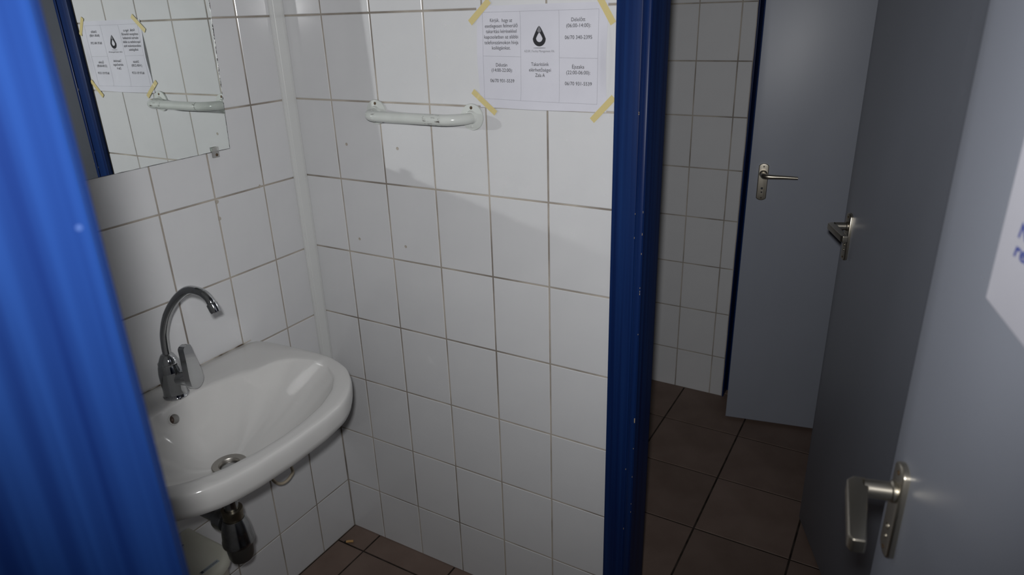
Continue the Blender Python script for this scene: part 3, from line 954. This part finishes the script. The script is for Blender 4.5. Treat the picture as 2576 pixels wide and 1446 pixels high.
# ------------------------------------------------------------------ water heater under the basin
HY0, HY1, HX1, HT = -0.800, -0.538, 0.190, 0.405
wh = tag(empty('water_heater', (0.0, (HY0 + HY1) / 2, 0.03)), 'cream plastic water heater on the wall beneath the washbasin', 'water heater')
HO = Vector((0.0, (HY0 + HY1) / 2, 0.03))
def heater_outline(x1, inset, rc):
    pts = [(0.001, HY0 + inset)]
    for k in range(9):
        a = math.radians(-90 + 90 * k / 8)
        pts.append((x1 - rc + rc * math.cos(a), HY0 + inset + rc + rc * math.sin(a)))
    for k in range(9):
        a = math.radians(90 * k / 8)
        pts.append((x1 - rc + rc * math.cos(a), HY1 - inset - rc + rc * math.sin(a)))
    pts.append((0.001, HY1 - inset))
    return pts
def stack(levels):
    bm = bmesh.new()
    rs = []
    for z, x1, ins, rc in levels:
        rs.append([bm.verts.new(Vector((x, y, z)) - HO) for x, y in heater_outline(x1, ins, rc)])
    for a, b in zip(rs, rs[1:]):
        for i in range(len(a)):
            j = (i + 1) % len(a)
            bm.faces.new((a[i], a[j], b[j], b[i]))
    bm.faces.new(rs[0][::-1]); bm.faces.new(rs[-1])
    return bm
cover = obj('cover', stack([(0.383, HX1, 0.0, 0.070), (0.390, HX1, 0.0, 0.070), (0.398, HX1 - 0.003, 0.003, 0.069), (0.403, HX1 - 0.008, 0.007, 0.066), (HT, HX1 - 0.016, 0.013, 0.062)]), M['cream'], wh, True, 60)
obj('tank_casing', stack([(0.030, HX1 - 0.024, 0.012, 0.068), (0.045, HX1 - 0.016, 0.006, 0.068), (0.382, HX1 - 0.012, 0.006, 0.068)]), M['cream_dark'], wh, True, 60)
bm = bmesh.new(); prism(bm, [(0.1585, -0.632), (0.1685, -0.632), (0.1685, -0.584), (0.1585, -0.584)], HT - 0.0005, HT + 0.0012, 'xy')
bd = obj('badge', bm, M['badge'], wh); bd.location = (-HO.x, -HO.y, -HO.z)
me = text_mesh('Electrolux', 0.036, 0.0075)
for v in me.vertices:
    v.co = Vector((0.1635 - v.co.y, -0.6045 + v.co.x, HT + 0.0014))
me.materials.clear(); me.materials.append(M['badge_ink'])
link('badge_text', me, bd)
bm = bmesh.new(); prism(bm, [(0.1600, -0.6305), (0.1670, -0.6305), (0.1670, -0.6245), (0.1600, -0.6245)], HT + 0.001, HT + 0.0015, 'xy')
obj('badge_mark', bm, M['badge_ink'], bd)
bm = bmesh.new(); lathe(bm, [(0, 0.020), (0.012, 0.020), (0.0165, 0.017), (0.0175, 0.004), (0.0225, 0.003), (0.0225, -0.001)], 36, Matrix.Translation(Vector((0.150, -0.672, HT)) - HO))
kn = obj('knob', bm, M['cream_dark'], wh, True)
bm = bmesh.new(); box(bm, -0.001, 0.001, 0.002, 0.013, 0.0195, 0.0206)
o = obj('pointer', bm, M['badge_ink'], kn); o.location = Vector((0.150, -0.672, HT)) - HO
cut(cover, wh, Vector((0.044, -0.592, HT)) - HO, (0, 0, -1), 0.0028, 0.014)
bm = bmesh.new(); lathe(bm, [(0.0028, -0.0008), (0.0028, 0.0004), (0.0036, 0.0004), (0.0038, -0.0008)], 18, Matrix.Translation(Vector((0.044, -0.592, HT)) - HO))
obj('screw_recess', bm, M['cream'], wh, True)

# ------------------------------------------------------------------ small things
pts = catmull([(0.060, -0.392, 0.640), (0.085, -0.362, 0.520), (0.100, -0.350, 0.452), (0.102, -0.325, 0.426), (0.101, -0.296, 0.429), (0.098, -0.285, 0.450), (0.060, -0.292, 0.540), (0.045, -0.300, 0.640)], 8)
bm = bmesh.new(); tube(bm, pts, 0.0042, 12)
tag(obj('cable', bm, M['cable'], None, True), 'thin beige cable loop hanging down below the washbasin', 'cable')

cb = tag(empty('cigarette_butt', (0.043, -0.072, 0.0), (0, 0, math.radians(35))), 'squashed orange cigarette butt on the floor in the tiled corner', 'cigarette butt')
bm = bmesh.new(); tube(bm, [(-0.011, 0, 0.0042), (-0.004, 0.0004, 0.0044), (0.004, 0.0002, 0.0043), (0.012, 0, 0.0042)], [0.0039, 0.0042, 0.0040, 0.0041], 14)
obj('filter', bm, M['butt'], cb, True)
bm = bmesh.new(); tube(bm, [(-0.0165, 0.0008, 0.0036), (-0.014, 0.0004, 0.0040), (-0.0108, 0, 0.0042)], [0.0020, 0.0036, 0.0038], 12)
obj('burnt_tip', bm, M['ash'], cb, True)
